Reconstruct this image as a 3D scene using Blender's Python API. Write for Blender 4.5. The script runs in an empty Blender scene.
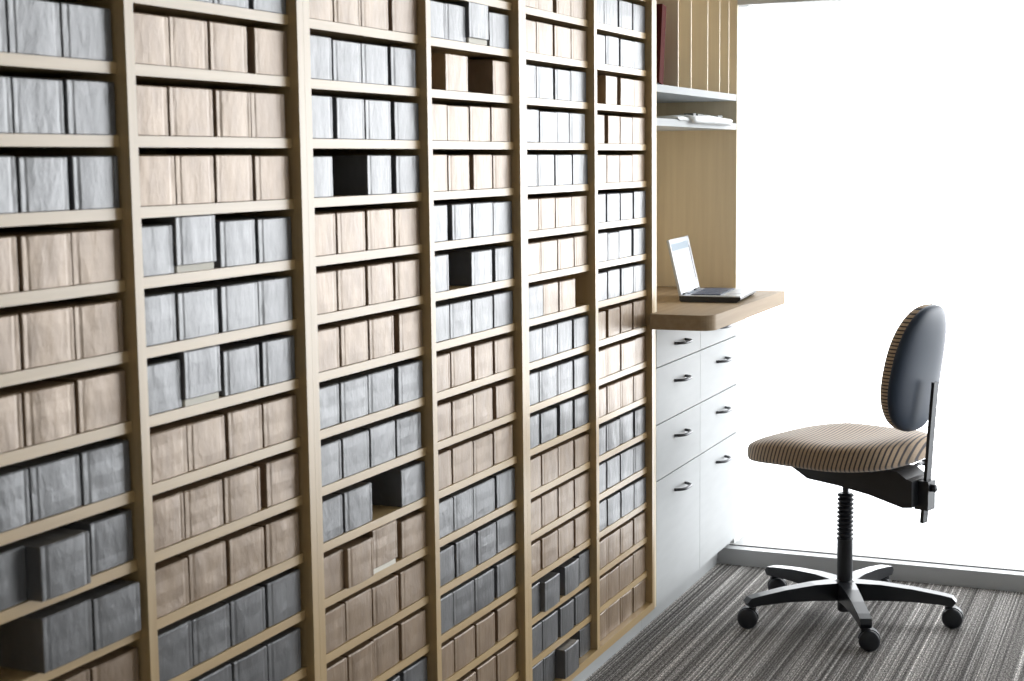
import bpy, bmesh, math, random
from mathutils import Vector, Matrix
R = math.radians
random.seed(7)
sc = bpy.context.scene
col = sc.collection

# ------------------------------------------------------------------ camera
YAW, PIT, ROL = 0.409885, 0.116220, -0.0117694
CAM = Vector((1.29134, 0.0, 1.30))
def cam_axes():
    cy, sy, cp, sp = math.cos(YAW), math.sin(YAW), math.cos(PIT), math.sin(PIT)
    F = Vector((-sy*cp, cy*cp, -sp)); r = Vector((cy, sy, 0)); u = r.cross(F)
    c, s = math.cos(ROL), math.sin(ROL)
    return c*r + s*u, c*u - s*r, F
r_, u_, F_ = cam_axes()
cd = bpy.data.cameras.new('camera'); cam = bpy.data.objects.new('camera', cd); col.objects.link(cam)
cam.matrix_world = Matrix(((r_.x, u_.x, -F_.x, CAM.x), (r_.y, u_.y, -F_.y, CAM.y), (r_.z, u_.z, -F_.z, CAM.z), (0, 0, 0, 1)))
cd.sensor_width = 36; cd.lens = 1534.41/1024*36; cd.clip_start = 0.05
cd.dof.use_dof = True; cd.dof.focus_distance = 4.0; cd.dof.aperture_fstop = 9.0
sc.camera = cam

# ------------------------------------------------------------------ world and light
w = bpy.data.worlds.new('overcast_sky'); sc.world = w; w.use_nodes = True
nt = w.node_tree; nt.nodes.clear()
tc = nt.nodes.new('ShaderNodeTexCoord'); sp = nt.nodes.new('ShaderNodeSeparateXYZ')
rp = nt.nodes.new('ShaderNodeValToRGB'); bg = nt.nodes.new('ShaderNodeBackground'); wo = nt.nodes.new('ShaderNodeOutputWorld')
mp = nt.nodes.new('ShaderNodeMapRange'); mp.inputs['From Min'].default_value = -0.4; mp.inputs['From Max'].default_value = 0.4
nt.links.new(tc.outputs['Generated'], sp.inputs[0]); nt.links.new(sp.outputs['Z'], mp.inputs['Value'])
nt.links.new(mp.outputs[0], rp.inputs[0]); nt.links.new(rp.outputs[0], bg.inputs[0]); nt.links.new(bg.outputs[0], wo.inputs[0])
cr = rp.color_ramp
def cc(v, s): return (v[0]*s, v[1]*s, v[2]*s, 1)
SKY = 12.0                                    # scale of the ramp; stops are (elevation z, colour, radiance)
stops = ((-.4, (.80, .90, 1.0), .80), (-.275, (.86, .93, 1.0), .93), (-.235, (.93, .97, 1.0), 2.2), (-.16, (.94, .97, 1.0), 6.0), (-.07, (.95, .975, 1), 8.3), (.08, (.95, .975, 1), 8.3), (.4, (.95, .98, 1), 3.0))
for e, (z, c, s) in ((cr.elements[1], stops[-1]), (cr.elements[0], stops[0])): e.position = (z+.4)/.8; e.color = cc(c, s/SKY)
for z, c, s in stops[1:-1]:
    e = cr.elements.new((z+.4)/.8); e.color = cc(c, s/SKY)
bg.inputs[1].default_value = SKY
def portal(name, loc, rot, sx, sy):
    l = bpy.data.lights.new(name, 'AREA'); l.shape = 'RECTANGLE'; l.size = sx; l.size_y = sy
    l.cycles.is_portal = True
    o = bpy.data.objects.new(name, l); col.objects.link(o); o.location = loc; o.rotation_euler = rot
    return o
portal('window_light_portal', (1.78, 4.86, 1.38), (R(-90), 0, 0), 3.6, 2.56)

vs = sc.view_settings
sc.display_settings.display_device = 'sRGB'
vs.view_transform = 'Standard'; vs.look = 'None'; vs.gamma = 1; vs.exposure = 0.0; vs.use_curve_mapping = False
sc.cycles.max_bounces = 10; sc.cycles.diffuse_bounces = 6; sc.cycles.glossy_bounces = 4
sc.cycles.use_denoising = True; sc.cycles.sample_clamp_indirect = 8

# ------------------------------------------------------------------ materials
def mat(name, base, rough=.5, spec=.5, metal=0, emit=None, coat=0):
    m = bpy.data.materials.new(name); m.use_nodes = True
    b = m.node_tree.nodes['Principled BSDF']
    b.inputs['Base Color'].default_value = (*base, 1); b.inputs['Roughness'].default_value = rough
    b.inputs['Specular IOR Level'].default_value = spec; b.inputs['Metallic'].default_value = metal
    b.inputs['Coat Weight'].default_value = coat
    if emit: b.inputs['Emission Color'].default_value = (*emit[0], 1); b.inputs['Emission Strength'].default_value = emit[1]
    return m
def tex(m, scale, c1, c2, coord='Object', bump=0, detail=4, dist=.002, lo=.3, hi=.7, rnd=False, nscale=1):
    """noise stretched by `scale`, ramp between two colours, optional bump"""
    n = m.node_tree; L = n.links; b = n.nodes['Principled BSDF']
    t = n.nodes.new('ShaderNodeTexCoord'); mpg = n.nodes.new('ShaderNodeMapping'); mpg.inputs['Scale'].default_value = scale
    L.new(t.outputs[coord], mpg.inputs[0])
    no = n.nodes.new('ShaderNodeTexNoise'); no.inputs['Scale'].default_value = nscale; no.inputs['Detail'].default_value = detail
    if rnd:
        oi = n.nodes.new('ShaderNodeObjectInfo'); ml = n.nodes.new('ShaderNodeMath'); ml.operation = 'MULTIPLY'; ml.inputs[1].default_value = 40
        L.new(oi.outputs['Random'], ml.inputs[0]); cx = n.nodes.new('ShaderNodeCombineXYZ')
        for k in range(3): L.new(ml.outputs[0], cx.inputs[k])
        L.new(cx.outputs[0], mpg.inputs['Location'])
    L.new(mpg.outputs[0], no.inputs['Vector'])
    r = n.nodes.new('ShaderNodeValToRGB'); r.color_ramp.elements[0].position = lo; r.color_ramp.elements[1].position = hi
    r.color_ramp.elements[0].color = (*c1, 1); r.color_ramp.elements[1].color = (*c2, 1)
    L.new(no.outputs['Fac'], r.inputs[0]); L.new(r.outputs[0], b.inputs['Base Color'])
    if bump:
        bp = n.nodes.new('ShaderNodeBump'); bp.inputs['Strength'].default_value = bump; bp.inputs['Distance'].default_value = dist
        L.new(no.outputs['Fac'], bp.inputs['Height']); L.new(bp.outputs[0], b.inputs['Normal'])
    return no, r
M = {}
def wood(name, axis, c1, c2, rough=.34, spec=1.0):
    m = mat(name, c1, rough, spec); s = [55, 55, 55]; s[axis] = 2.5
    tex(m, s, c1, c2, bump=.08, detail=5, dist=.001); M[name] = m
WA, WB = (.43, .29, .125), (.53, .375, .185)
wood('maple_y', 1, WA, WB); wood('maple_z', 2, WA, WB); wood('maple_x', 0, WA, WB)
wood('maple_dark', 1, (.33, .235, .14), (.40, .295, .185), .6, .25)
wood('niche_maple', 2, (.74, .63, .45), (.82, .71, .52), .5, .4)
M['laminate'] = mat('white_laminate', (.6, .6, .6), .65, .2)
tex(M['laminate'], (8, 8, 40), (.51, .525, .53), (.54, .555, .56))
M['edge'] = mat('pale_edge', (.78, .75, .68), .4)
def boxmat(name, c1, c2, rough, metal, spec):
    m = mat(name, c1, rough, spec, metal); n = m.node_tree; L = n.links; b = n.nodes['Principled BSDF']
    no, r = tex(m, (30, 30, 14), c1, c2, rnd=True, detail=3, lo=.35, hi=.65)
    # leather-like wrinkles
    t = n.nodes.new('ShaderNodeTexCoord'); mg = n.nodes.new('ShaderNodeMapping'); mg.inputs['Scale'].default_value = (1, 1, .45); mg.inputs['Rotation'].default_value = (.25, 0, 0)
    oi = n.nodes.new('ShaderNodeObjectInfo'); ml = n.nodes.new('ShaderNodeMath'); ml.operation = 'MULTIPLY'; ml.inputs[1].default_value = 30
    cx = n.nodes.new('ShaderNodeCombineXYZ'); L.new(oi.outputs['Random'], ml.inputs[0])
    for k in range(3): L.new(ml.outputs[0], cx.inputs[k])
    L.new(cx.outputs[0], mg.inputs['Location'])
    L.new(t.outputs['Object'], mg.inputs[0])
    n1 = n.nodes.new('ShaderNodeTexNoise'); n1.inputs['Scale'].default_value = 95; n1.inputs['Detail'].default_value = 5; n1.inputs['Roughness'].default_value = .6
    n1.inputs['Distortion'].default_value = .8
    n2 = n.nodes.new('ShaderNodeTexNoise'); n2.inputs['Scale'].default_value = 22; n2.inputs['Detail'].default_value = 2
    L.new(mg.outputs[0], n1.inputs['Vector']); L.new(mg.outputs[0], n2.inputs['Vector'])
    b1 = n.nodes.new('ShaderNodeBump'); b1.inputs['Strength'].default_value = .55; b1.inputs['Distance'].default_value = .0012
    b2 = n.nodes.new('ShaderNodeBump'); b2.inputs['Strength'].default_value = .6; b2.inputs['Distance'].default_value = .0045
    L.new(n1.outputs['Fac'], b1.inputs['Height']); L.new(n2.outputs['Fac'], b2.inputs['Height']); L.new(b2.outputs[0], b1.inputs['Normal'])
    L.new(b1.outputs[0], b.inputs['Normal']); M[name] = m
boxmat('box_tan', (.225, .152, .092), (.30, .21, .132), .36, .2, .9)
boxmat('box_grey', (.105, .107, .112), (.145, .147, .152), .33, .2, 1.0)
M['tray'] = mat('cream_tray_paper', (.80, .76, .66), .6)
M['dark_plastic'] = mat('black_plastic', (.015, .017, .022), .38)
M['black_metal'] = mat('black_enamel', (.012, .014, .018), .28, .5, 0)
M['steel'] = mat('brushed_steel', (.06, .06, .065), .35, .5, .6)
M['shell'] = mat('blue_black_shell', (.016, .030, .058), .42)
M['wheel'] = mat('rubber_wheel', (.012, .014, .02), .45)
M['paint'] = mat('white_paint', (.72, .72, .70), .8, .2)
M['frame'] = mat('window_frame_grey', (.50, .51, .52), .35, .5)
M['gap_shade'] = mat('painted_gap_shade', (.03, .03, .03), .8)  # near-black colour standing in for shade in the front gaps and sill groove
M['lap_white'] = mat('laptop_white', (.45, .47, .50), .4, .3)
M['lap_silver'] = mat('laptop_silver', (.62, .66, .72), .3, .5, .3)
M['lap_black'] = mat('laptop_black', (.012, .013, .016), .4)
M['key'] = mat('key_blue_grey', (.09, .12, .19), .4)
M['screen'] = mat('lit_screen', (.03, .03, .04), .6, .1, emit=((.88, .94, 1.0), .92))
M['screen_bar'] = mat('screen_toolbar', (.03, .04, .05), .6, .1, emit=((.60, .72, .82), .8))
M['paper'] = mat('paper_white', (.82, .83, .82), .6)
M['print'] = mat('printed_grey', (.12, .13, .12), .6)
M['maroon'] = mat('maroon_cloth', (.11, .022, .018), .85, .1)
M['maroon2'] = mat('dark_maroon_cloth', (.05, .014, .012), .85, .1)
# carpet: irregular stripes running along the shelving (world Y)
m = mat('striped_carpet', (.2, .2, .2), .95, .1); M['carpet'] = m
n = m.node_tree; L = n.links; b = n.nodes['Principled BSDF']
t = n.nodes.new('ShaderNodeTexCoord')
def stretched(sx, sy, detail, sz=1, rot=0):
    g = n.nodes.new('ShaderNodeMapping'); g.inputs['Scale'].default_value = (sx, sy, sz); g.inputs['Rotation'].default_value = (0, 0, rot)
    L.new(t.outputs['Object'], g.inputs[0])
    k = n.nodes.new('ShaderNodeTexNoise'); k.inputs['Scale'].default_value = 1; k.inputs['Detail'].default_value = detail
    L.new(g.outputs[0], k.inputs['Vector']); return k
s1 = stretched(190, .35, 3); s2 = stretched(26, .12, 2); s3 = stretched(330, 190, 2); s4 = stretched(170, 90, 3)
def ramp(src, stops):
    r = n.nodes.new('ShaderNodeValToRGB'); L.new(src, r.inputs[0]); e = r.color_ramp.elements
    e[0].position, e[0].color = stops[0][0], (*stops[0][1], 1); e[1].position, e[1].color = stops[-1][0], (*stops[-1][1], 1)
    for p, c in stops[1:-1]: k = e.new(p); k.color = (*c, 1)
    return r
def mixc(mode, fac, a, bb):
    x = n.nodes.new('ShaderNodeMix'); x.data_type = 'RGBA'; x.blend_type = mode; x.inputs[0].default_value = fac
    L.new(a, x.inputs[6]); L.new(bb, x.inputs[7]); return x.outputs[2]
ra = ramp(s1.outputs['Fac'], [(.36, (.12, .113, .109)), (.46, (.21, .198, .188)), (.55, (.29, .275, .26)), (.66, (.58, .56, .54))])
rb = ramp(s2.outputs['Fac'], [(.35, (.75, .75, .75)), (.52, (1, 1, 1)), (.66, (1.45, 1.45, 1.45))])
rc = ramp(s3.outputs['Fac'], [(.38, (.3, .3, .3)), (.62, (1.7, 1.7, 1.7))])
rd = ramp(s4.outputs['Fac'], [(.35, (.5, .5, .5)), (.65, (1.5, 1.5, 1.5))])
o1 = mixc('MULTIPLY', 1, ra.outputs[0], rb.outputs[0]); o2 = mixc('MULTIPLY', .8, o1, rc.outputs[0]); o3 = mixc('MULTIPLY', .7, o2, rd.outputs[0])
L.new(o3, b.inputs['Base Color'])
bp = n.nodes.new('ShaderNodeBump'); bp.inputs['Strength'].default_value = .9; bp.inputs['Distance'].default_value = .004
L.new(s3.outputs['Fac'], bp.inputs['Height']); bp2 = n.nodes.new('ShaderNodeBump'); bp2.inputs['Strength'].default_value = .8; bp2.inputs['Distance'].default_value = .005
L.new(s4.outputs['Fac'], bp2.inputs['Height']); L.new(bp2.outputs[0], bp.inputs['Normal']); L.new(bp.outputs[0], b.inputs['Normal'])
# seat fabric: pinstripes across the chair (local x)
def stripes(name, axis, freq):
    m = mat(name, (.3, .2, .13), .9, .15); n = m.node_tree; L = n.links; b = n.nodes['Principled BSDF']
    t = n.nodes.new('ShaderNodeTexCoord'); s = n.nodes.new('ShaderNodeSeparateXYZ'); L.new(t.outputs['Object'], s.inputs[0])
    a = n.nodes.new('ShaderNodeMath'); a.operation = 'MULTIPLY'; a.inputs[1].default_value = freq*2*math.pi; 
    dv = n.nodes.new('ShaderNodeVectorMath'); dv.operation = 'DOT_PRODUCT'; dv.inputs[1].default_value = (.95, .20, .28) if axis == 0 else (0, .12, 1)
    L.new(t.outputs['Object'], dv.inputs[0]); L.new(dv.outputs['Value'], a.inputs[0])
    q = n.nodes.new('ShaderNodeMath'); q.operation = 'SINE'; L.new(a.outputs[0], q.inputs[0])
    r = n.nodes.new('ShaderNodeValToRGB'); e = r.color_ramp.elements
    h = n.nodes.new('ShaderNodeMath'); h.operation = 'MULTIPLY_ADD'; h.inputs[1].default_value = .5; h.inputs[2].default_value = .5; L.new(q.outputs[0], h.inputs[0])
    L.new(h.outputs[0], r.inputs[0]); e[0].position = .12; e[0].color = (.05, .04, .045, 1); e[1].position = .45; e[1].color = (.50, .37, .25, 1)
    no = n.nodes.new('ShaderNodeTexNoise'); no.inputs['Scale'].default_value = 500; L.new(t.outputs['Object'], no.inputs['Vector'])
    x = n.nodes.new('ShaderNodeMix'); x.data_type = 'RGBA'; x.blend_type = 'OVERLAY'; x.inputs[0].default_value = .5
    L.new(r.outputs[0], x.inputs[6]); L.new(no.outputs['Fac'], x.inputs[7]); L.new(x.outputs[2], b.inputs['Base Color'])
    b.inputs['Sheen Weight'].default_value = .4
    M[name] = m
stripes('fabric_seat', 0, 88); stripes('fabric_back', 2, 105)
# window glass: clear to light, with a faint reflection
m = bpy.data.materials.new('window_glass'); m.use_nodes = True; M['glass'] = m
n = m.node_tree; n.nodes.clear(); tr = n.nodes.new('ShaderNodeBsdfTransparent'); gl = n.nodes.new('ShaderNodeBsdfGlossy'); gl.inputs['Roughness'].default_value = .05
mx = n.nodes.new('ShaderNodeMixShader'); ou = n.nodes.new('ShaderNodeOutputMaterial')
mx.inputs[0].default_value = .03; n.links.new(tr.outputs[0], mx.inputs[1]); n.links.new(gl.outputs[0], mx.inputs[2]); n.links.new(mx.outputs[0], ou.inputs[0])

# ------------------------------------------------------------------ helpers
def box(bm, x0, x1, y0, y1, z0, z1):
    v = [bm.verts.new(p) for p in ((x0,y0,z0),(x1,y0,z0),(x1,y1,z0),(x0,y1,z0),(x0,y0,z1),(x1,y0,z1),(x1,y1,z1),(x0,y1,z1))]
    for f in ((3,2,1,0),(4,5,6,7),(0,1,5,4),(1,2,6,5),(2,3,7,6),(3,0,4,7)): bm.faces.new([v[i] for i in f])
    return v
def prism(bm, pts, axis, a, b):
    """extrude a 2-D outline along axis (0,1,2) between a and b"""
    def P(p, t):
        q = list(p); q.insert(axis, t); return q
    A = [bm.verts.new(P(p, a)) for p in pts]; B = [bm.verts.new(P(p, b)) for p in pts]
    bm.faces.new(A[::-1]); bm.faces.new(B); k = len(pts)
    for i in range(k): bm.faces.new((A[i], A[(i+1) % k], B[(i+1) % k], B[i]))
def lathe(bm, prof, seg=24, cap=True, M4=None):
    rings = []
    for r, z in prof:
        ring = [bm.verts.new((r*math.cos(2*math.pi*i/seg), r*math.sin(2*math.pi*i/seg), z)) for i in range(seg)]; rings.append(ring)
    for A, B in zip(rings, rings[1:]):
        for i in range(seg): bm.faces.new((A[i], A[(i+1) % seg], B[(i+1) % seg], B[i]))
    if cap: bm.faces.new(rings[0][::-1]); bm.faces.new(rings[-1])
    if M4 is not None: bmesh.ops.transform(bm, matrix=M4, verts=[v for r in rings for v in r])
def sweep(bm, path, w, h, caps=True):
    """rectangular bar through points; w sideways in xy, h vertical"""
    rings = []
    for i, p in enumerate(path):
        p = Vector(p); a = Vector(path[max(i-1, 0)]); c = Vector(path[min(i+1, len(path)-1)]); d = (c-a).normalized()
        s = d.cross(Vector((0, 0, 1))); s = s.normalized() if s.length > 1e-4 else Vector((0, 1, 0)); u = s.cross(d).normalized()
        ww = w[i] if isinstance(w, (list, tuple)) else w; hh = h[i] if isinstance(h, (list, tuple)) else h
        rings.append([bm.verts.new(p+s*ww/2*x+u*hh/2*y) for x, y in ((-1,-1),(1,-1),(1,1),(-1,1))])
    for A, B in zip(rings, rings[1:]):
        for i in range(4): bm.faces.new((A[i], A[(i+1) % 4], B[(i+1) % 4], B[i]))
    if caps: bm.faces.new(rings[0][::-1]); bm.faces.new(rings[-1])
def tube(bm, path, r, seg=10):
    rings = []
    for i, p in enumerate(path):
        p = Vector(p); a = Vector(path[max(i-1, 0)]); c = Vector(path[min(i+1, len(path)-1)]); d = (c-a).normalized()
        s = d.cross(Vector((0, 0, 1))); s = s.normalized() if s.length > 1e-4 else Vector((1, 0, 0)); u = s.cross(d).normalized()
        rr = r[i] if isinstance(r, (list, tuple)) else r
        rings.append([bm.verts.new(p+(s*math.cos(2*math.pi*k/seg)+u*math.sin(2*math.pi*k/seg))*rr) for k in range(seg)])
    for A, B in zip(rings, rings[1:]):
        for i in range(seg): bm.faces.new((A[i], A[(i+1) % seg], B[(i+1) % seg], B[i]))
    bm.faces.new(rings[0][::-1]); bm.faces.new(rings[-1])
def mesh_of(name, bm, smooth=False, bevel=0, segs=2):
    if bevel: bmesh.ops.bevel(bm, geom=[e for e in bm.edges if len(e.link_faces) == 2 and e.calc_face_angle(0) > R(35)], offset=bevel, segments=segs, affect='EDGES', profile=.6, clamp_overlap=True)
    bmesh.ops.recalc_face_normals(bm, faces=bm.faces)
    me = bpy.data.meshes.new(name); bm.to_mesh(me); bm.free()
    if smooth:
        for p in me.polygons: p.use_smooth = True
    return me
def obj(name, bm, m, parent=None, smooth=False, bevel=0, segs=2, loc=(0, 0, 0)):
    me = mesh_of(name, bm, smooth, bevel, segs) if isinstance(bm, bmesh.types.BMesh) else bm
    for x in (m if isinstance(m, (list, tuple)) else (m,)): 
        if len(me.materials) < 8: me.materials.append(x)
    o = bpy.data.objects.new(name, me); col.objects.link(o); o.location = loc
    if parent: o.parent = parent
    return o
def B(*a): bm = bmesh.new(); box(bm, *a); return bm
def tag(o, label, cat, group=None):
    o['label'] = label; o['category'] = cat
    if group: o['group'] = group
    return o
def thing(name, label, cat, loc=(0, 0, 0), rz=0, group=None):
    o = bpy.data.objects.new(name, None); col.objects.link(o); o.location = loc; o.rotation_euler = (0, 0, rz)
    o.empty_display_size = .1
    return tag(o, label, cat, group)
def struct(name, bm, m, parent=None, **k):
    o = obj(name, bm, m, parent, **k)
    if not parent: o['kind'] = 'structure'
    return o
CELLS=[
('A',-1,'1.3915,1.49,g,0,0 1.4938,1.5896,g,0,0 1.5908,1.6903,g,0,0'),
('A',0,'1.395,1.4935,g,0,0 1.4957,1.5889,g,0,0 1.5944,1.6916,g,0,0'),
('A',1,'1.3953,1.4938,g,0,0 1.4999,1.5902,g,0,0 1.5987,1.6916,g,0,0'),
('A',2,'1.3904,1.4889,t,0,0 1.4958,1.5894,t,0,0 1.5906,1.6898,t,0,0'),
('A',3,'1.3873,1.4858,t,0,0 1.4908,1.5879,t,0,0 1.59,1.6895,t,0,0'),
('A',4,'1.3842,1.4827,t,0,0 1.4878,1.5827,t,0,0 1.5904,1.6899,t,0,0'),
('A',5,'1.3907,1.4892,g,0,0 1.4942,1.5885,g,0,0 1.5916,1.6911,g,0,0'),
('A',6,'1.3853,1.4774,g,0,0 1.4786,1.5731,g,0,22 1.603,1.6916,g,0,0'),
('A',7,'1.4879,1.5843,g,0,12 1.5855,1.6839,g,0,14'),
('A',8,'1.3859,1.4844,t,0,0 1.4859,1.5884,t,0,0 1.5931,1.6916,t,0,0'),
('B',-2,'1.7266,1.8251,g,0,0 1.8287,1.9279,g,0,0 1.9311,2.0246,g,0,0 2.0341,2.1288,g,0,0'),
('B',-1,'1.719,1.8175,t,0,0 1.8197,1.9126,t,0,0 1.9174,2.0157,t,0,0 2.0347,2.1288,t,0,0'),
('B',0,'1.7181,1.8093,t,0,0 1.8115,1.918,t,0,0 1.9268,2.0188,t,0,0 2.0205,2.12,t,0,0'),
('B',1,'1.721,1.8195,t,0,0 1.821,1.9154,t,0,0 1.9202,2.0176,t,0,0 2.0255,2.125,t,0,0'),
('B',2,'1.7181,1.8098,g,0,0 1.811,1.9093,g,1,4 1.9272,2.0229,g,0,0 2.0308,2.1288,g,0,0'),
('B',3,'1.7181,1.811,g,0,0 1.8135,1.9122,g,0,0 1.9224,2.0224,g,0,0 2.0244,2.1239,g,0,0'),
('B',4,'1.7201,1.816,g,0,0 1.8172,1.9079,g,1,4 1.9241,2.0219,g,0,0 2.033,2.1288,g,0,0'),
('B',5,'1.7261,1.8246,t,0,0 1.8265,1.9227,t,0,0 1.9299,2.0236,t,0,0 2.0291,2.1286,t,0,0'),
('B',6,'1.7181,1.8121,t,0,0 1.8139,1.9109,t,0,0 1.914,2.0126,t,0,0 2.0315,2.1288,t,0,0'),
('B',7,'1.7181,1.8156,t,0,0 1.8184,1.9134,t,0,0 1.9217,2.0183,t,0,0 2.025,2.1245,t,0,0'),
('B',8,'1.7197,1.8182,g,0,0 1.8221,1.9181,g,0,0 1.9212,2.0173,g,0,0 2.0241,2.1236,g,0,0'),
('B',9,'1.7181,1.8133,g,0,0 1.8181,1.9197,g,0,0 1.9239,2.0175,g,0,0 2.0221,2.1216,g,0,0'),
('B',10,'1.7181,1.8045,t,0,0 1.8074,1.9078,t,0,0 1.9109,2.0099,t,0,0 2.0167,2.1162,t,0,0'),
('C',-2,'2.1802,2.2787,t,0,0 2.2803,2.3729,t,0,0 2.3755,2.4745,t,0,0 2.4869,2.5855,t,0,0'),
('C',-1,'2.1748,2.268,g,0,0 2.2755,2.3727,g,0,0 2.3745,2.4702,g,0,0 2.4807,2.5802,g,0,0'),
('C',0,'2.1748,2.2665,g,0,0 2.2824,2.3789,g,0,0 2.3807,2.4745,g,0,0 2.4889,2.5855,g,0,0'),
('C',1,'2.1748,2.265,g,0,0 2.3852,2.474,g,0,0 2.4915,2.5855,g,0,0'),
('C',2,'2.1748,2.2686,t,0,0 2.2748,2.3722,t,0,0 2.3799,2.4764,t,0,0 2.4877,2.5855,t,0,0'),
('C',3,'2.1748,2.2656,t,0,0 2.2736,2.3696,t,0,0 2.3763,2.4711,t,0,0 2.4824,2.5819,t,0,0'),
('C',4,'2.1748,2.2706,t,0,0 2.2788,2.3737,t,0,0 2.3766,2.4689,t,0,0 2.4907,2.5855,t,0,0'),
('C',5,'2.1748,2.2677,g,0,0 2.2731,2.3692,g,0,0 2.3711,2.4698,g,0,0 2.4833,2.5828,g,0,0'),
('C',6,'2.1748,2.2683,g,0,0 2.2729,2.3666,g,0,0 2.3715,2.4655,g,0,0 2.476,2.5755,g,0,0'),
('C',7,'2.1748,2.2691,g,0,0 2.2765,2.3749,g,0,0 2.4876,2.5855,g,0,0'),
('C',8,'2.1748,2.2677,t,0,0 2.2689,2.3604,t,0,8 2.3616,2.4542,t,1,8 2.4833,2.5828,t,0,0'),
('C',9,'2.1748,2.2697,t,0,0 2.2725,2.3663,t,0,0 2.3683,2.4674,t,0,0 2.4781,2.5776,t,0,0'),
('C',10,'2.1748,2.2706,t,0,0 2.2753,2.3688,t,0,0 2.3708,2.4664,t,0,0 2.476,2.5755,t,0,0'),
('C',11,'2.1748,2.2706,g,0,0 2.2753,2.3684,g,0,0 2.3714,2.4675,g,0,0 2.4838,2.5833,g,0,0'),
('D',-2,'2.612,2.7074,g,0,0 2.7107,2.8025,g,0,0 2.8037,2.8976,g,1,6 2.9159,3.0154,g,0,0'),
('D',-1,'2.707,2.8085,t,0,0 2.9316,3.0227,t,0,0'),
('D',0,'2.612,2.7089,t,0,0 2.7111,2.8098,t,0,0 2.8121,2.9108,t,0,0 2.9183,3.0178,t,0,0'),
('D',1,'2.612,2.7074,t,0,0 2.7119,2.8087,t,0,0 2.829,2.9203,t,0,0 2.9279,3.0227,t,0,0'),
('D',2,'2.612,2.7049,g,0,0 2.724,2.8115,g,0,0 2.8217,2.9185,g,0,0 2.9239,3.0227,g,0,0'),
('D',3,'2.612,2.706,g,0,0 2.8119,2.9127,g,0,0 2.9276,3.0227,g,0,0'),
('D',4,'2.612,2.7071,g,0,0 2.7095,2.806,g,0,0 2.8111,2.9109,g,0,0 2.9218,3.0213,g,0,0'),
('D',5,'2.612,2.7047,t,0,0 2.7107,2.8039,t,0,0 2.818,2.9078,t,0,0 2.92,3.0195,t,0,0'),
('D',6,'2.612,2.7059,t,0,0 2.7119,2.8082,t,0,0 2.8108,2.9033,t,0,0 2.9238,3.0227,t,0,0'),
('D',7,'2.612,2.7023,t,0,0 2.7083,2.8035,t,0,0 2.8087,2.9029,t,0,0 2.9139,3.0134,t,0,0'),
('D',8,'2.612,2.7084,g,0,0 2.7108,2.8014,g,0,0 2.804,2.9108,g,0,0 2.9246,3.0227,g,0,0'),
('D',9,'2.6124,2.7109,g,0,0 2.7183,2.8115,g,0,0 2.8221,2.9142,g,0,0 2.9226,3.0221,g,0,0'),
('D',10,'2.612,2.7011,g,0,0 2.7035,2.8029,g,0,0 2.8056,2.9014,g,0,0 2.9195,3.019,g,0,0'),
('D',11,'2.612,2.7024,t,0,0 2.7062,2.8022,t,0,0 2.8088,2.9025,t,0,0 2.9193,3.0188,t,0,0'),
('D',12,'2.612,2.7026,t,0,0 2.7076,2.8015,t,0,0 2.8121,2.905,t,0,0 2.9149,3.0144,t,0,0'),
('E',-3,'3.0687,3.1668,t,0,0 3.1697,3.2666,t,0,0 3.2878,3.3767,t,0,0 3.3783,3.4778,t,0,0'),
('E',-2,'3.0687,3.1658,t,0,0 3.1687,3.2644,t,0,0 3.275,3.3763,t,0,0 3.3796,3.4791,t,0,0'),
('E',-1,'3.0687,3.1647,g,0,0 3.1676,3.2652,g,0,0 3.2728,3.3696,g,0,0 3.3776,3.4771,g,0,0'),
('E',0,'3.0687,3.1534,g,0,9 3.1811,3.2767,g,0,0 3.2798,3.3645,g,0,0 3.3677,3.4672,g,0,0'),
('E',1,'3.0687,3.167,g,0,0 3.1699,3.2653,g,0,0 3.273,3.3754,g,0,0 3.3819,3.4794,g,0,0'),
('E',2,'3.0699,3.1684,t,0,0 3.17,3.2667,t,0,0 3.2699,3.3702,t,0,0 3.3754,3.4749,t,0,0'),
('E',3,'3.083,3.1815,t,0,0 3.1831,3.2809,t,0,0 3.2858,3.3856,t,0,0 3.3925,3.4794,t,0,0'),
('E',4,'3.0932,3.1917,g,0,0 3.1932,3.2837,t,0,0 3.2919,3.3924,t,0,0'),
('E',5,'3.0876,3.1861,g,0,0 3.1893,3.2749,g,0,0 3.2815,3.3714,g,0,0 3.3818,3.4794,g,0,0'),
('E',6,'3.0687,3.1617,g,0,0 3.1649,3.2744,g,0,0 3.2794,3.3712,g,0,0 3.3799,3.4794,g,0,0'),
('E',7,'3.0687,3.1609,g,0,0 3.1703,3.2656,g,0,0 3.2889,3.3693,g,0,0 3.3851,3.4794,g,0,0'),
('E',8,'3.0687,3.1663,t,0,0 3.1742,3.2701,t,0,0 3.2784,3.3744,t,0,0 3.3832,3.4794,t,0,0'),
('E',9,'3.0687,3.167,t,0,0 3.175,3.2696,t,0,0 3.278,3.3743,t,0,0 3.3813,3.4794,t,0,0'),
('E',10,'3.0687,3.1629,t,0,0 3.171,3.2663,t,0,0 3.2748,3.3719,t,0,0 3.3826,3.4794,t,0,0'),
('E',11,'3.0687,3.1581,g,0,0 3.1593,3.2509,g,0,12 3.2985,3.392,g,0,6 3.4096,3.4794,g,0,0'),
('E',12,'3.0693,3.1678,g,0,0 3.1726,3.2654,g,0,0 3.2808,3.3681,g,0,0 3.3825,3.4794,g,0,0'),
('E',13,'3.0734,3.1719,g,0,0 3.1767,3.2494,g,0,0 3.2506,3.3413,g,0,24 3.4078,3.4794,g,0,0'),
('F',-3,'3.5059,3.6029,g,0,0 3.6065,3.7035,g,0,0 3.7148,3.8131,g,0,0 3.821,3.9167,g,0,0'),
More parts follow.
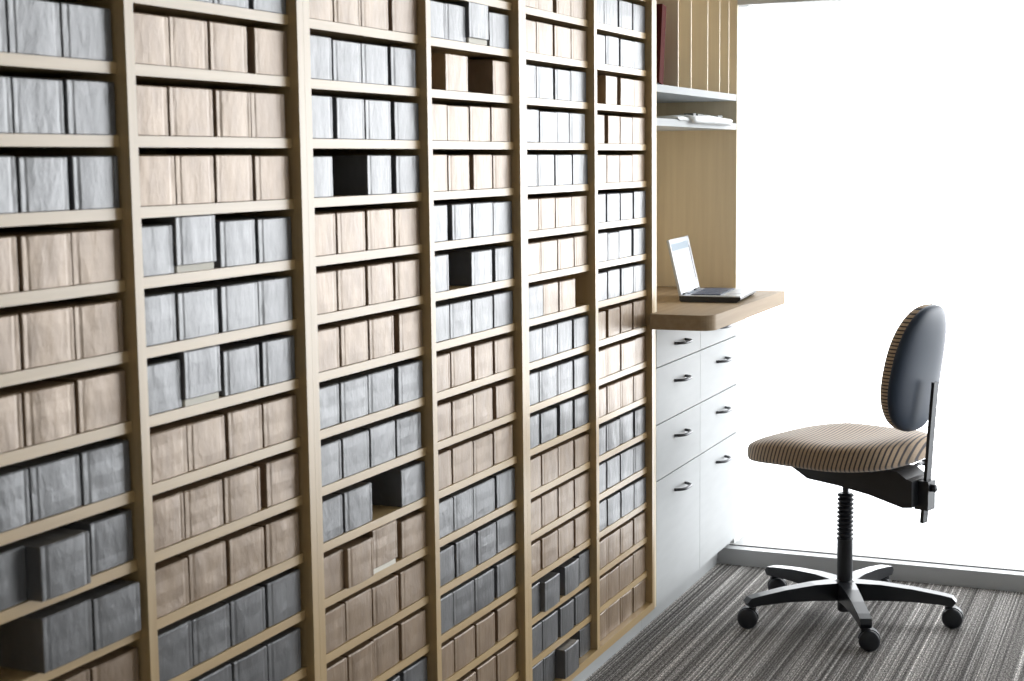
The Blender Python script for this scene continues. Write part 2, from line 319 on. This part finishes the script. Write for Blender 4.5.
('F',-2,'3.5138,3.6123,g,0,0 3.6141,3.7081,g,0,0 3.7194,3.8163,g,0,0 3.8203,3.9167,g,0,0'),
('F',-1,'3.6146,3.6976,t,0,0 3.7184,3.8136,t,0,0 3.8175,3.9167,t,0,0'),
('F',0,'3.5059,3.6007,t,0,0 3.6261,3.7117,t,0,0 3.7174,3.8108,t,0,0 3.8148,3.9143,t,0,0'),
('F',1,'3.5131,3.6116,t,0,0 3.6174,3.7101,t,0,0 3.7162,3.8112,t,0,0 3.8154,3.9149,t,0,0'),
('F',2,'3.5118,3.6103,g,0,0 3.6161,3.7091,g,0,0 3.7212,3.8126,g,0,0 3.8232,3.9167,g,0,0'),
('F',3,'3.5222,3.6207,g,0,0 3.6226,3.702,g,0,0 3.708,3.8033,g,0,0 3.8203,3.9167,g,0,0'),
('F',4,'3.5131,3.6116,g,0,0 3.6233,3.709,g,0,0 3.7233,3.8153,g,0,0 3.8217,3.9167,g,0,0'),
('F',5,'3.5059,3.6006,t,0,0 3.626,3.71,t,0,0 3.7223,3.8082,t,0,0 3.8189,3.9167,t,0,0'),
('F',6,'3.5059,3.6032,t,0,0 3.6071,3.7131,t,0,0 3.7172,3.8332,t,0,0 3.8376,3.9167,t,0,0'),
('F',7,'3.5059,3.6039,t,0,0 3.6137,3.7121,t,0,0 3.7162,3.8152,t,0,0 3.8217,3.9167,t,0,0'),
('F',8,'3.506,3.6045,g,0,0 3.6085,3.709,g,0,0 3.7132,3.8145,g,0,0 3.8297,3.9167,g,0,0'),
('F',9,'3.5059,3.6032,g,0,0 3.6131,3.708,g,0,0 3.7163,3.8159,g,0,0 3.8202,3.9167,g,0,0'),
('F',10,'3.5074,3.6059,g,0,0 3.6138,3.707,g,0,0 3.7153,3.813,g,0,0 3.8195,3.9167,g,0,0'),
('F',11,'3.5059,3.6036,t,0,0 3.6056,3.7097,t,0,0 3.7139,3.8102,t,0,0 3.819,3.9167,t,0,0'),
('F',12,'3.5059,3.6023,t,0,0 3.6043,3.7024,t,0,0 3.7045,3.8117,t,0,0 3.8161,3.9156,t,0,0'),
('F',13,'3.5059,3.603,t,0,0 3.605,3.7077,t,0,0 3.7098,3.8043,t,0,0 3.8153,3.9148,t,0,0'),
]

# ------------------------------------------------------------------ the room
YG = 4.805                                   # inner face of the glass
XR = 3.60
struct('floor', B(-.42, XR, -2.0, 4.95, -.08, 0), M['carpet'])
struct('ceiling', B(-.42, XR+.1, -2.1, 4.95, 2.70, 2.80), M['paint'])
struct('wall_left', B(-.42, -.30, -2.0, 4.95, 0, 2.70), M['paint'])
struct('wall_right', B(XR, XR+.1, -2.0, 4.95, 0, 2.70), M['paint'])
struct('wall_back', B(-.42, XR+.1, -2.1, -2.0, 0, 2.70), M['paint'])
struct('wall_front', B(-.30, -.012, 4.815, 4.95, 0, 2.70), M['paint'])
# low heater-like sill under the glass
bm = bmesh.new()
prism(bm, [(4.709, 0), (4.95, 0), (4.95, .040), (4.762, .040), (4.757, .034), (4.753, .040), (4.753, .0525), (4.709, .0525)], 0, -.040, XR)
struct('trim_1', bm, M['frame'])
fr_ = struct('window_1', B(-.012, XR, 4.765, 4.845, .040, .0455), M['frame'])
def fp(*a): obj('window_frame', B(*a), M['frame'], fr_, bevel=.002, segs=1)
fp(-.012, XR, 4.775, 4.845, 1.778, 1.835)
fp(-.012, XR, 4.775, 4.845, 2.64, 2.70)
fp(XR-.05, XR, 4.775, 4.845, .0455, 2.64)
obj('groove_shade_strip', B(-.012, XR, 4.7531, 4.7595, .042, .0545), M['gap_shade'], fr_)  # black strip added to paint the shade of the groove behind the sill
obj('inner_ledge', B(-.012, XR, 4.7597, 4.7750, .0402, .0530), M['paint'], fr_)
obj('glass_pane', B(-.012, XR-.05, 4.806, 4.812, .0455, 1.778), M['glass'], fr_)
obj('glass_pane', B(-.012, XR-.05, 4.806, 4.812, 1.835, 2.64), M['glass'], fr_)

# ------------------------------------------------------------------ shelving
T, BW, PITCH, Z0 = .0194787, .4177447, .0969178, 1.3406355
ST, SR, DEPTH = .0155, .0149, .265           # shelf thickness, recess of shelf fronts, depth
TOP = 2.235
def zs(j): return Z0 - j*PITCH
Y = 1.6955975                                # left face of the first post seen
posts = []
for i in range(6):
    wd = T if i % 2 == 0 else 2*T
    posts.append((Y, Y+wd)); Y += wd+BW
bays = [(posts[0][0]-BW, posts[0][0])] + [(posts[i][1], posts[i+1][0]) for i in range(5)]
def unit(k, label):
    b0, b1 = bays[2*k], bays[2*k+1]
    u = thing('shelving_unit', label, 'shelving unit', (0, b0[0]-T, 0), 0, 'maple shelving units')
    o0 = b0[0]-T
    def part(name, x0, x1, y0, y1, z0, z1, m, **kw):
        return obj(name, B(x0, x1, y0-o0, y1-o0, z0, z1), M[m], u, **kw)
    part('side_panel', -DEPTH, 0, b0[0]-T, b0[0]-.0003, .0882, TOP, 'maple_z', bevel=.0007, segs=1)
    part('side_panel', -DEPTH, 0, b1[1]+.0003, b1[1]+T-.0004, .0882, TOP, 'maple_z', bevel=.0007, segs=1)
    part('divider_panel', -DEPTH+.006, 0, b0[1]+.0003, b1[0]-.0003, .088, TOP, 'maple_z', bevel=.0007, segs=1)
    part('back_panel', -DEPTH, -DEPTH+.006, b0[0], b1[1], .05, TOP, 'maple_z')
    part('top_panel', -DEPTH+.006, 0, b0[0]-T, b1[1]+T-.0004, TOP, TOP+.02, 'maple_y')
    bm = bmesh.new(); box(bm, -DEPTH+.006, 0, 0, b1[1]+T-.0004-o0, .072, .088); box(bm, -.02, 0, 0, b1[1]+T-.0004-o0, .067, .072)
    obj('base_rail', bm, M['maple_y'], u)
    part('plinth', -.055, -.039, b0[0]-T, b1[1]+T-.0004, 0, .0668, 'laminate')
    for b in (b0, b1):
        for j in range(-9, 13):
            part('shelf', -DEPTH+.0062, -SR, b[0]+.0002, b[1]-.0002, zs(j)-ST, zs(j), 'maple_y', bevel=.0008, segs=1)
    return u
unit(0, 'maple shelving unit nearest the camera at the left edge, full of storage boxes')
unit(1, 'middle maple shelving unit of storage boxes, third and fourth bays from left')
unit(2, 'maple shelving unit of storage boxes standing against the desk cabinet')

# ------------------------------------------------------------------ storage boxes
BWID, BHT, BDP = .0985, .0700, .215
def spine_profile(bulge, groove, w=BWID, d=BDP):
    h = w/2
    pts = [(-d, -h), (-.0014, -h), (-.0004, -h+.0004), (0, -h+.0016), (-.0001, -h*.88), (-groove, -h*.83), (-.0002, -h*.78)]
    for k in range(-3, 4):
        t = k/4; pts.append((bulge*(1-t*t), h*.70*t/.75))
    pts += [(-.0002, h*.78), (-groove, h*.83), (-.0001, h*.88), (0, h-.0016), (-.0004, h-.0004), (-.0014, h), (-d, h)]
    return pts
def cover_mesh(bulge, groove, seed):
    bm = bmesh.new(); rnd = random.Random(seed)
    prof = spine_profile(bulge, groove); levels = [0, .0012, .017, .034, .051, BHT-.0018, BHT]
    rings = []
    for li, z in enumerate(levels):
        ins = (.0011 if li == 0 else .0017) if li in (0, len(levels)-1) else 0
        wob = 0 if li in (0, 1, len(levels)-2, len(levels)-1) else rnd.uniform(-.0003, .0003)
        ring = []
        for x, y in prof:
            f = 1 if x > -.01 else 0
            ring.append(bm.verts.new((x-ins*f+wob*f+rnd.uniform(-.00012, .00012)*f, y*(1-ins*8), z)))
        rings.append(ring)
    k = len(prof)
    for A, Bq in zip(rings, rings[1:]):
        for i in range(k): bm.faces.new((A[i], A[(i+1) % k], Bq[(i+1) % k], Bq[i]))
    bm.faces.new(rings[0][::-1]); bm.faces.new(rings[-1])
    return mesh_of('storage_box', bm)
covers = {}
for c, mn in (('t', 'box_tan'), ('g', 'box_grey')):
    covers[c] = []
    for s in range(5):
        me = cover_mesh((.0008, .0013, .0018, .0005, .0011)[s], (.0004, .0003, .0006, .00035, .0002)[s], 11*s+3)
        me.materials.append(M[mn]); covers[c].append(me)
tray = mesh_of('inner_tray', B(-BDP+.004, -.003, -.046, .046, .0006, .050), bevel=.001, segs=1); tray.materials.append(M['tray'])
ORD = ['first', 'second', 'third', 'fourth', 'fifth', 'sixth', 'seventh', 'eighth', 'ninth', 'tenth', 'eleventh', 'twelfth', 'thirteenth', 'fourteenth', 'fifteenth', 'sixteenth', 'seventeenth']
first_row = {}
for c, j, s in CELLS: first_row[c] = min(j, first_row.get(c, 99))
GR = {'t': 'tan storage boxes on the shelving', 'g': 'grey storage boxes on the shelving'}
SLOT = ['far left', 'second', 'third', 'far right']
for c, j, s in CELLS:
    ci = 'ABCDEF'.index(c); left, right = bays[ci]; row = [t.split(',') for t in s.split()]
    for k, (ya, yd, kind, lift, fw) in enumerate(row):
        ya, yd, fw = float(ya), float(yd), float(fw)/1000
        yc, wd = (ya+yd)/2, yd-ya
        slot = SLOT[min(3, max(0, int((yc-left)/((right-left)/4))))]
        zt = zs(j) if j < 13 else .088
        x = -.0172+fw+random.uniform(-.0012, .0012)
        note = ''
        if lift == '1': note = 'raised '
        elif fw > .009: note = 'pulled-out '
        word = {'t': 'tan', 'g': 'grey'}[kind]
        where = '%s slot, %s row down, %s bay from left' % (slot, ORD[j-first_row[c]], ORD[ci])
        lab = '%s%s storage box, %s' % (note, word, where)
        if lift == '1':
            o = thing('storage_box', lab.replace('storage box', 'box showing pale tray'), 'box', (x, yc, zt), 0, GR[kind])
            cv = bpy.data.objects.new('cover', random.choice(covers[kind])); col.objects.link(cv); cv.parent = o
            cv.location = (0, 0, .0108); cv.scale = (1, wd/BWID, 1)
            tr_ = bpy.data.objects.new('inner_tray', tray); col.objects.link(tr_); tr_.parent = o; tr_.location = (0, 0, 0)
            tr_.scale = (1, min(1, wd/BWID), 1); tr_['label'] = 'pale cream inner tray'
        else:
            o = bpy.data.objects.new('storage_box', random.choice(covers[kind])); col.objects.link(o); tag(o, lab, 'box', GR[kind])
            o.location = (x, yc, zt+.0001); o.scale = (1, wd/BWID, 1+random.uniform(-.015, .02))

# ------------------------------------------------------------------ desk cabinet
CY0, CY1 = posts[5][1]-T+.0004, 4.793
cab = thing('desk_cabinet', 'tall built-in cabinet with white drawers, doors and open wood niche beside window', 'cabinet', (0, CY0, 0))
def cp(name, x0, x1, y0, y1, z0, z1, m, parent=None, **kw):
    return obj(name, B(x0, x1, y0-CY0, y1-CY0, z0, z1), M[m], parent or cab, **kw)
INL, INR = CY0+T, CY1-T
bm = bmesh.new(); box(bm, -.40+.11, 0, 0, T, .848, TOP); box(bm, -.29, -.0003, 0, .0145, .0690, .848); box(bm, -.29, -.06, 0, T, 0, .069)
obj('side_panel', bm, M['niche_maple'], cab)

cp('side_panel', -.29, 0, INR, CY1, .89, TOP, 'niche_maple'); cp('side_panel', -.29, -.020, INR, CY1, 0, .848, 'laminate')
cp('back_panel', -.295, -.29, CY0, CY1, 0, TOP, 'niche_maple')
cp('top_panel', -.29, 0, CY0, CY1, TOP, TOP+.02, 'maple_y')
cp('shelf', -.29, -.001, INL, INR, 1.481, 1.501, 'laminate', bevel=.0008, segs=1)
cp('shelf', -.29, -.001, INL, INR, 1.391, 1.411, 'laminate', bevel=.0008, segs=1)
for y in (4.161, 4.285, 4.453, 4.582, 4.685): cp('divider', -.29, -.002, y-.003, y+.003, 1.501, TOP, 'niche_maple')
cp('gap_shade_block', -.28, -.024, INL, INR, .075, .846, 'gap_shade')  # solid dark block behind the fronts, paints the shade seen through their gaps
cp('plinth', -.055, -.039, CY0, CY1, 0, .0685, 'laminate')
def handle(parent, yc, z, oy, oz):
    """bow pull: two feet and an arched bar"""
    pts = []
    for k in range(13):
        t = k/12*2-1; pts.append((.001+.026*(1-t**4), yc-oy+t*.052, z-oz))
    bm = bmesh.new(); tube(bm, pts, .0042, 10)
    o = obj('handle', bm, M['steel'], parent, smooth=True); o['label'] = 'dark steel bow handle'
SPL = 4.376; G = .0016
for y0, y1, hy in ((CY0+.0140, SPL, 4.172), (SPL, CY1, 4.600)):
    for z0, z1, hz in ((.735, .8455, .7855), (.577, .735, .6795), (.420, .577, .5215), (.0695, .420, .365)):
        nm = 'door' if z1 == .420 else 'drawer'
        d = cp(nm, -.0195, 0, y0+G+(.003 if (z1 > .8 and y0 < 4.2) else 0), y1-G*.5, z0+G, z1-G, 'laminate', bevel=.0006, segs=1)
        handle(d, hy, hz, CY0, 0)

# desktop, a thick board with a rounded near corner
DX, DN, DF, RC = .174, 3.897, 4.712, .040
pts = [(-.288, INL+.0006), (.0008, INL+.0006), (.0008, DN)]
for k in range(9):
    a = -math.pi/2+k/8*math.pi/2; pts.append((DX-RC+RC*math.cos(a), DN+RC+RC*math.sin(a)))
pts += [(DX, DF), (.0008, DF), (.0008, INR-.0006), (-.288, INR-.0006)]
bm = bmesh.new(); prism(bm, pts, 2, .8485, .8895)
desk = obj('desktop', bm, [M['maple_dark']], bevel=.0012, segs=2)
tag(desk, 'thick wooden desktop with rounded corner jutting from the white drawer cabinet', 'desk')

# things in the cabinet
def book(name, y, w, h, d, m, lean, label, x=-.012):
    root = thing(name, label, 'book', (x, y, 1.5016+w*math.sin(-lean)))
    root.rotation_euler = (lean, 0, 0)
    bm = bmesh.new(); box(bm, -d, 0, 0, .003, 0, h); box(bm, -d, 0, w-.003, w, 0, h); box(bm, -.003, 0, .003, w-.003, 0, h)
    obj('cover', bm, M[m], root)
    o = obj('page_block', B(-d+.004, -.0035, .0031, w-.0031, .003, h-.003), M['paper'], root)
book('bound_book', 3.963, .036, .29, .21, 'maroon2', 0, 'dark brown book upright against the left side of the top cubby')
book('bound_book', 4.0015, .036, .213, .22, 'maroon', R(-8), 'maroon book leaning in the top cubby above the desk', x=-.006)

# magazines on the lower shelf, drooping over its edge
mg = thing('magazine_stack', 'white rolled magazine lying on the narrow shelf above the laptop', 'magazine', (0, 4.39, 1.4112))
def sheet(y0, y1, zoff, nose, th, m, name, seed):
    rnd = random.Random(seed); bm = bmesh.new(); P = []
    xs = [-.20, -.12, -.05, -.01, nose*.5, nose]
    zt = [0, 0, .002, .003, .000, -.011]
    top, bot = [], []
    ny = 14
    for i in range(ny+1):
        y = y0+(y1-y0)*i/ny-4.39; wv = .0025*math.sin(i*.9+seed)+rnd.uniform(-.0008, .0008)
        e = math.sin(math.pi*i/ny)**.35 if 0 < i < ny else .35
        top.append([bm.verts.new((x, y, zoff+th*(.45+.55*e)+z*(1 if z > 0 else e)+wv*(k > 1)*.5)) for k, (x, z) in enumerate(zip(xs, zt))])
        bot.append([bm.verts.new((x-(.004 if k == 5 else 0), y, zoff+(0 if k < 4 else min(z, 0) if nose > .004 else 0))) for k, (x, z) in enumerate(zip(xs, zt))])
    for i in range(ny):
        for k in range(5):
            bm.faces.new((top[i][k], top[i][k+1], top[i+1][k+1], top[i+1][k])); bm.faces.new((bot[i][k], bot[i+1][k], bot[i+1][k+1], bot[i][k+1]))
        bm.faces.new((top[i][5], bot[i][5], bot[i+1][5], top[i+1][5])); bm.faces.new((top[i][0], top[i+1][0], bot[i+1][0], bot[i][0]))
    for i in (0, ny):
        for k in range(5): bm.faces.new((top[i][k], bot[i][k], bot[i][k+1], top[i][k+1]))
    return obj(name, bm, M[m], mg, smooth=True)
sheet(4.25, 4.66, .0004, .018, .0145, 'paper', 'folded_pages', 1)
sheet(4.14, 4.27, .0004, .004, .007, 'paper', 'loose_pages', 2)
bm = bmesh.new()
for a, b_, c_, d_ in ((4.275, 4.30, -.02, .008), (4.36, 4.42, -.03, -.004), (4.47, 4.50, -.05, -.01), (4.55, 4.60, -.03, .002)):
    box(bm, c_, d_, a-4.39, b_-4.39, .0130, .0195)
obj('printed_patch', bm, M['print'], mg)

# ------------------------------------------------------------------ laptop
lp = thing('laptop', 'small open white and black laptop computer on the wooden desktop', 'laptop', (-.026, 4.250, .8896), R(5))
LW, LD, LH = .270, .178, .020                # width along y, depth along x
bm = bmesh.new(); prism(bm, [(0, .006), (.004, .001), (LD-.012, .0005), (LD, .010), (LD, LH-.004), (0, LH-.002)], 1, 0, LW)
obj('base', bm, M['lap_black'], lp, bevel=.0012)
obj('palm_rest', B(.001, LD-.001, .001, LW-.001, LH-.004, LH-.0005), M['lap_silver'], lp, bevel=.001)
kb = obj('keyboard', B(.028, .118, .022, LW-.022, LH-.0006, LH+.0004), M['lap_black'], lp)
bm = bmesh.new()
for r in range(6):
    for k in range(15):
        y0 = .024+k*(LW-.048)/15; box(bm, .030+r*.0145, .0430+r*.0145, y0+.0008, y0+(LW-.048)/15-.0012, LH+.0004, LH+.0022)
ks = obj('key_block', bm, M['key'], kb)
obj('speaker_bar', B(.012, .022, .05, LW-.05, LH-.0006, LH+.0006), M['key'], lp)
obj('touchpad', B(.128, .165, .09, .17, LH-.0006, LH+.0002), M['lap_silver'], lp)
LIDH, LEAN = .165, R(13)




Mr = Matrix.Translation((.006, 0, LH-.001)) @ Matrix.Rotation(-LEAN, 4, 'Y')
def lidpart(name, bm, m, parent, bevel=0):
    bmesh.ops.transform(bm, matrix=Mr, verts=bm.verts); return obj(name, bm, M[m], parent, bevel=bevel)
ld = lidpart('lid', B(-.008, 0, 0, LW, 0, LIDH), 'lap_white', lp, .0025)
s_ = lidpart('screen', B(-.0005, .0006, .016, LW-.030, .022, LIDH-.034), 'screen', ld)
lidpart('toolbar', B(-.0005, .0006, .016, LW-.030, LIDH-.034, LIDH-.014), 'screen_bar', ld)
lidpart('bezel_strip', B(-.0005, .0008, LW-.029, LW-.018, .03, LIDH-.03), 'lap_black', ld)
lidpart('lower_bezel', B(-.0005, .0007, .016, LW-.03, .006, .022), 'lap_silver', ld)
bm = bmesh.new(); tube(bm, [(.004, .02, LH-.001), (.004, .09, LH-.001)], .005); tube(bm, [(.004, LW-.09, LH-.001), (.004, LW-.02, LH-.001)], .005)
obj('hinge', bm, M['lap_black'], lp, smooth=True)

# ------------------------------------------------------------------ task chair (local +x = forward)
CHR = 161
ch = thing('task_chair', 'armless swivel task chair with pinstriped brown seat and black five-star base', 'chair', (.458, 4.265, 0), R(CHR))
def sgn(v): return -1 if v < 0 else 1
def sup(c, e): return sgn(c)*abs(c)**e
def superell(bm, a, b, c, eo, ev, nu=56, nv=28, half=None):
    """superellipsoid; eo: outline exponent, ev: section exponent; half=(v0,v1) limits latitude"""
    v0, v1 = half or (-math.pi/2, math.pi/2); rows = []
    for j in range(nv+1):
        v = v0+(v1-v0)*j/nv; row = []
        for i in range(nu):
            u = 2*math.pi*i/nu
            row.append(bm.verts.new((a*sup(math.cos(v), ev)*sup(math.cos(u), eo), b*sup(math.cos(v), ev)*sup(math.sin(u), eo), c*sup(math.sin(v), ev))))
        rows.append(row)
    for A, Bq in zip(rows, rows[1:]):
        for i in range(nu): bm.faces.new((A[i], A[(i+1) % nu], Bq[(i+1) % nu], Bq[i]))
    bm.faces.new(rows[0][::-1]); bm.faces.new(rows[-1]); bmesh.ops.remove_doubles(bm, verts=bm.verts, dist=1e-6)
# seat
SX, SA, SB = .026, .240, .215
UP = .045
bm = bmesh.new(); superell(bm, SA, SB, .043, .72, .48)
for v in bm.verts:
    x, y = v.co.x/SA, v.co.y/SB
    if v.co.z > 0: v.co.z -= .010*(1-min(1, (x+.15)**2*1.6))*(1-min(1, y*y*1.3)); v.co.z += .010*max(0, -x-.2)
    v.co.z *= 1-.22*max(0, x-.3)
    v.co.z -= .045*max(0, x-.25)**1.6
    v.co.z += .012*max(0, -x-.3)
obj('seat', bm, M['fabric_seat'], ch, smooth=True, loc=(SX, 0, .447+UP))
bm = bmesh.new(); prism(bm, [(.10, .0), (.11, .006), (-.15, .006), (-.14, -.004), (.09, -.008)], 1, -.12, .12)
obj('seat_pan', bm, M['dark_plastic'], ch, bevel=.003, loc=(0, 0, .412+UP))
# mechanism under the seat
bm = bmesh.new()
prism(bm, [(.150, .400), (.125, .412), (-.186, .410), (-.215, .392), (-.232, .388), (-.232, .316), (-.205, .312), (-.105, .334), (-.006, .347), (.092, .354), (.150, .385)], 1, -.055, .055)
obj('tilt_mechanism', bm, M['dark_plastic'], ch, bevel=.004, loc=(0, 0, UP))
bm = bmesh.new(); box(bm, -.262, -.222, -.020, .020, .306, .385); obj('bar_clamp', bm, M['dark_plastic'], ch, bevel=.004, loc=(0, 0, UP))
bm = bmesh.new(); lathe(bm, [(.0, 0), (.012, 0), (.015, .004), (.015, .016), (.011, .020), (.0, .020)], 14, False, Matrix.Translation((-.2615, 0, .366)) @ Matrix.Scale(.7, 4) @ Matrix.Rotation(R(-90), 4, 'Y'))
obj('clamp_knob', bm, M['dark_plastic'], ch, smooth=True, loc=(0, 0, UP))
bm = bmesh.new(); tube(bm, [(-.17, -.056, .40), (-.17, -.10, .405), (-.165, -.145, .402)], .005); tube(bm, [(-.165, -.14, .402), (-.163, -.175, .40)], .009)
obj('adjustment_lever', bm, M['steel'], ch, smooth=True, loc=(0, 0, UP))
# back bar
bm = bmesh.new(); sweep(bm, [(-.240, 0, .268), (-.247, 0, .36), (-.255, 0, .50), (-.262, 0, .60), (-.266, 0, .655)], .026, .009)
obj('back_bar', bm, M['black_metal'], ch, bevel=.002, loc=(0, 0, UP))
# backrest: fabric cushion in front, hard shell behind
TILT = R(-9)
def backpart(name, front, m):
    bm = bmesh.new()
    h = (0, math.pi/2) if front else (-math.pi/2, 0)
    superell(bm, .175, .130, .046 if front else .030, .80, .62, half=h)   # x->height, y->width, z->thickness
    for v in bm.verts:
        z_, y_, t_ = v.co.x, v.co.y, v.co.z
        y_ *= 1+.10*(-z_/.178)
        bow = .09*y_*y_/.160-.06*z_*z_/.178                                         # wraps round the sitter
        v.co = (t_+bow, y_, z_)
    bmesh.ops.transform(bm, matrix=Matrix.Rotation(TILT, 4, 'Y'), verts=bm.verts)
    return obj(name, bm, M[m], ch, smooth=True, loc=(-.214, 0, .736))
backpart('backrest_cushion', True, 'fabric_back'); backpart('backrest_shell', False, 'shell')
# column with bellows
prof = [(.0, .335), (.010, .335)]
bm = bmesh.new(); lathe(bm, [(.009, .325), (.009, .40)], 16); obj('gas_piston', bm, M['steel'], ch, smooth=True)
pr = []
zt, zb, nr = .362, .225, 11
for k in range(nr):
    z = zb+(zt-zb)*k/nr; dz = (zt-zb)/nr; pr += [(.0175, z), (.0235, z+dz*.35), (.0235, z+dz*.6), (.0175, z+dz*.95)]
bm = bmesh.new(); lathe(bm, pr, 24); obj('bellows', bm, M['wheel'], ch)
bm = bmesh.new(); lathe(bm, [(.016, .020), (.019, .024), (.019, .06), (.026, .055), (.030, .108), (.0215, .112), (.0215, .228)], 24); obj('column', bm, M['black_metal'], ch, smooth=False, bevel=0)
# star base
for k in range(5):
    a = R(220+72*k-CHR)
    ca, sa = math.cos(a), math.sin(a)
    bm = bmesh.new(); P = [(.018, .083), (.10, .086), (.19, .084), (.265, .078), (.292, .074), (.302, .067)]
    sweep(bm, [(r*ca, r*sa, z) for r, z in P], [.050, .040, .034, .032, .032, .030], [.052, .046, .036, .028, .026, .016])
    arm = obj('base_arm', bm, M['black_metal'], ch, bevel=.004)
    tx, ty = .285*ca, .285*sa
    cs = bpy.data.objects.new('caster', None); col.objects.link(cs); cs.parent = ch; cs.location = (tx, ty, 0)
    sw = R((188, 12, 4, 196, 15)[k]-CHR); cs.rotation_euler = (0, 0, sw); cs.empty_display_size = .03
    bm = bmesh.new(); lathe(bm, [(.0055, .048), (.0055, .072)], 12); obj('stem', bm, M['black_metal'], cs, smooth=True)
    bm = bmesh.new()
    hood = [(.012+.0295*math.cos(q), .028+.0295*math.sin(q)) for q in [R(5+17*i) for i in range(11)]]
    hood += [(.012+.020*math.cos(q), .028+.020*math.sin(q)) for q in [R(175-17*i) for i in range(11)]]
    prism(bm, hood, 1, -.008, .008); lathe(bm, [(.010, .042), (.010, .0585)], 12)
    obj('hood', bm, M['dark_plastic'], cs)
    for s in (-1, 1):
        bm = bmesh.new(); lathe(bm, [(.0, 0), (.021, .0), (.0275, .003), (.028, .006), (.028, .012), (.024, .016), (.010, .017), (.0, .017)], 28, False, Matrix.Translation((.012, s*.0085, .028)) @ Matrix.Rotation(R(-90*s), 4, 'X'))
        obj('wheel', bm, M['wheel'], cs, smooth=True)
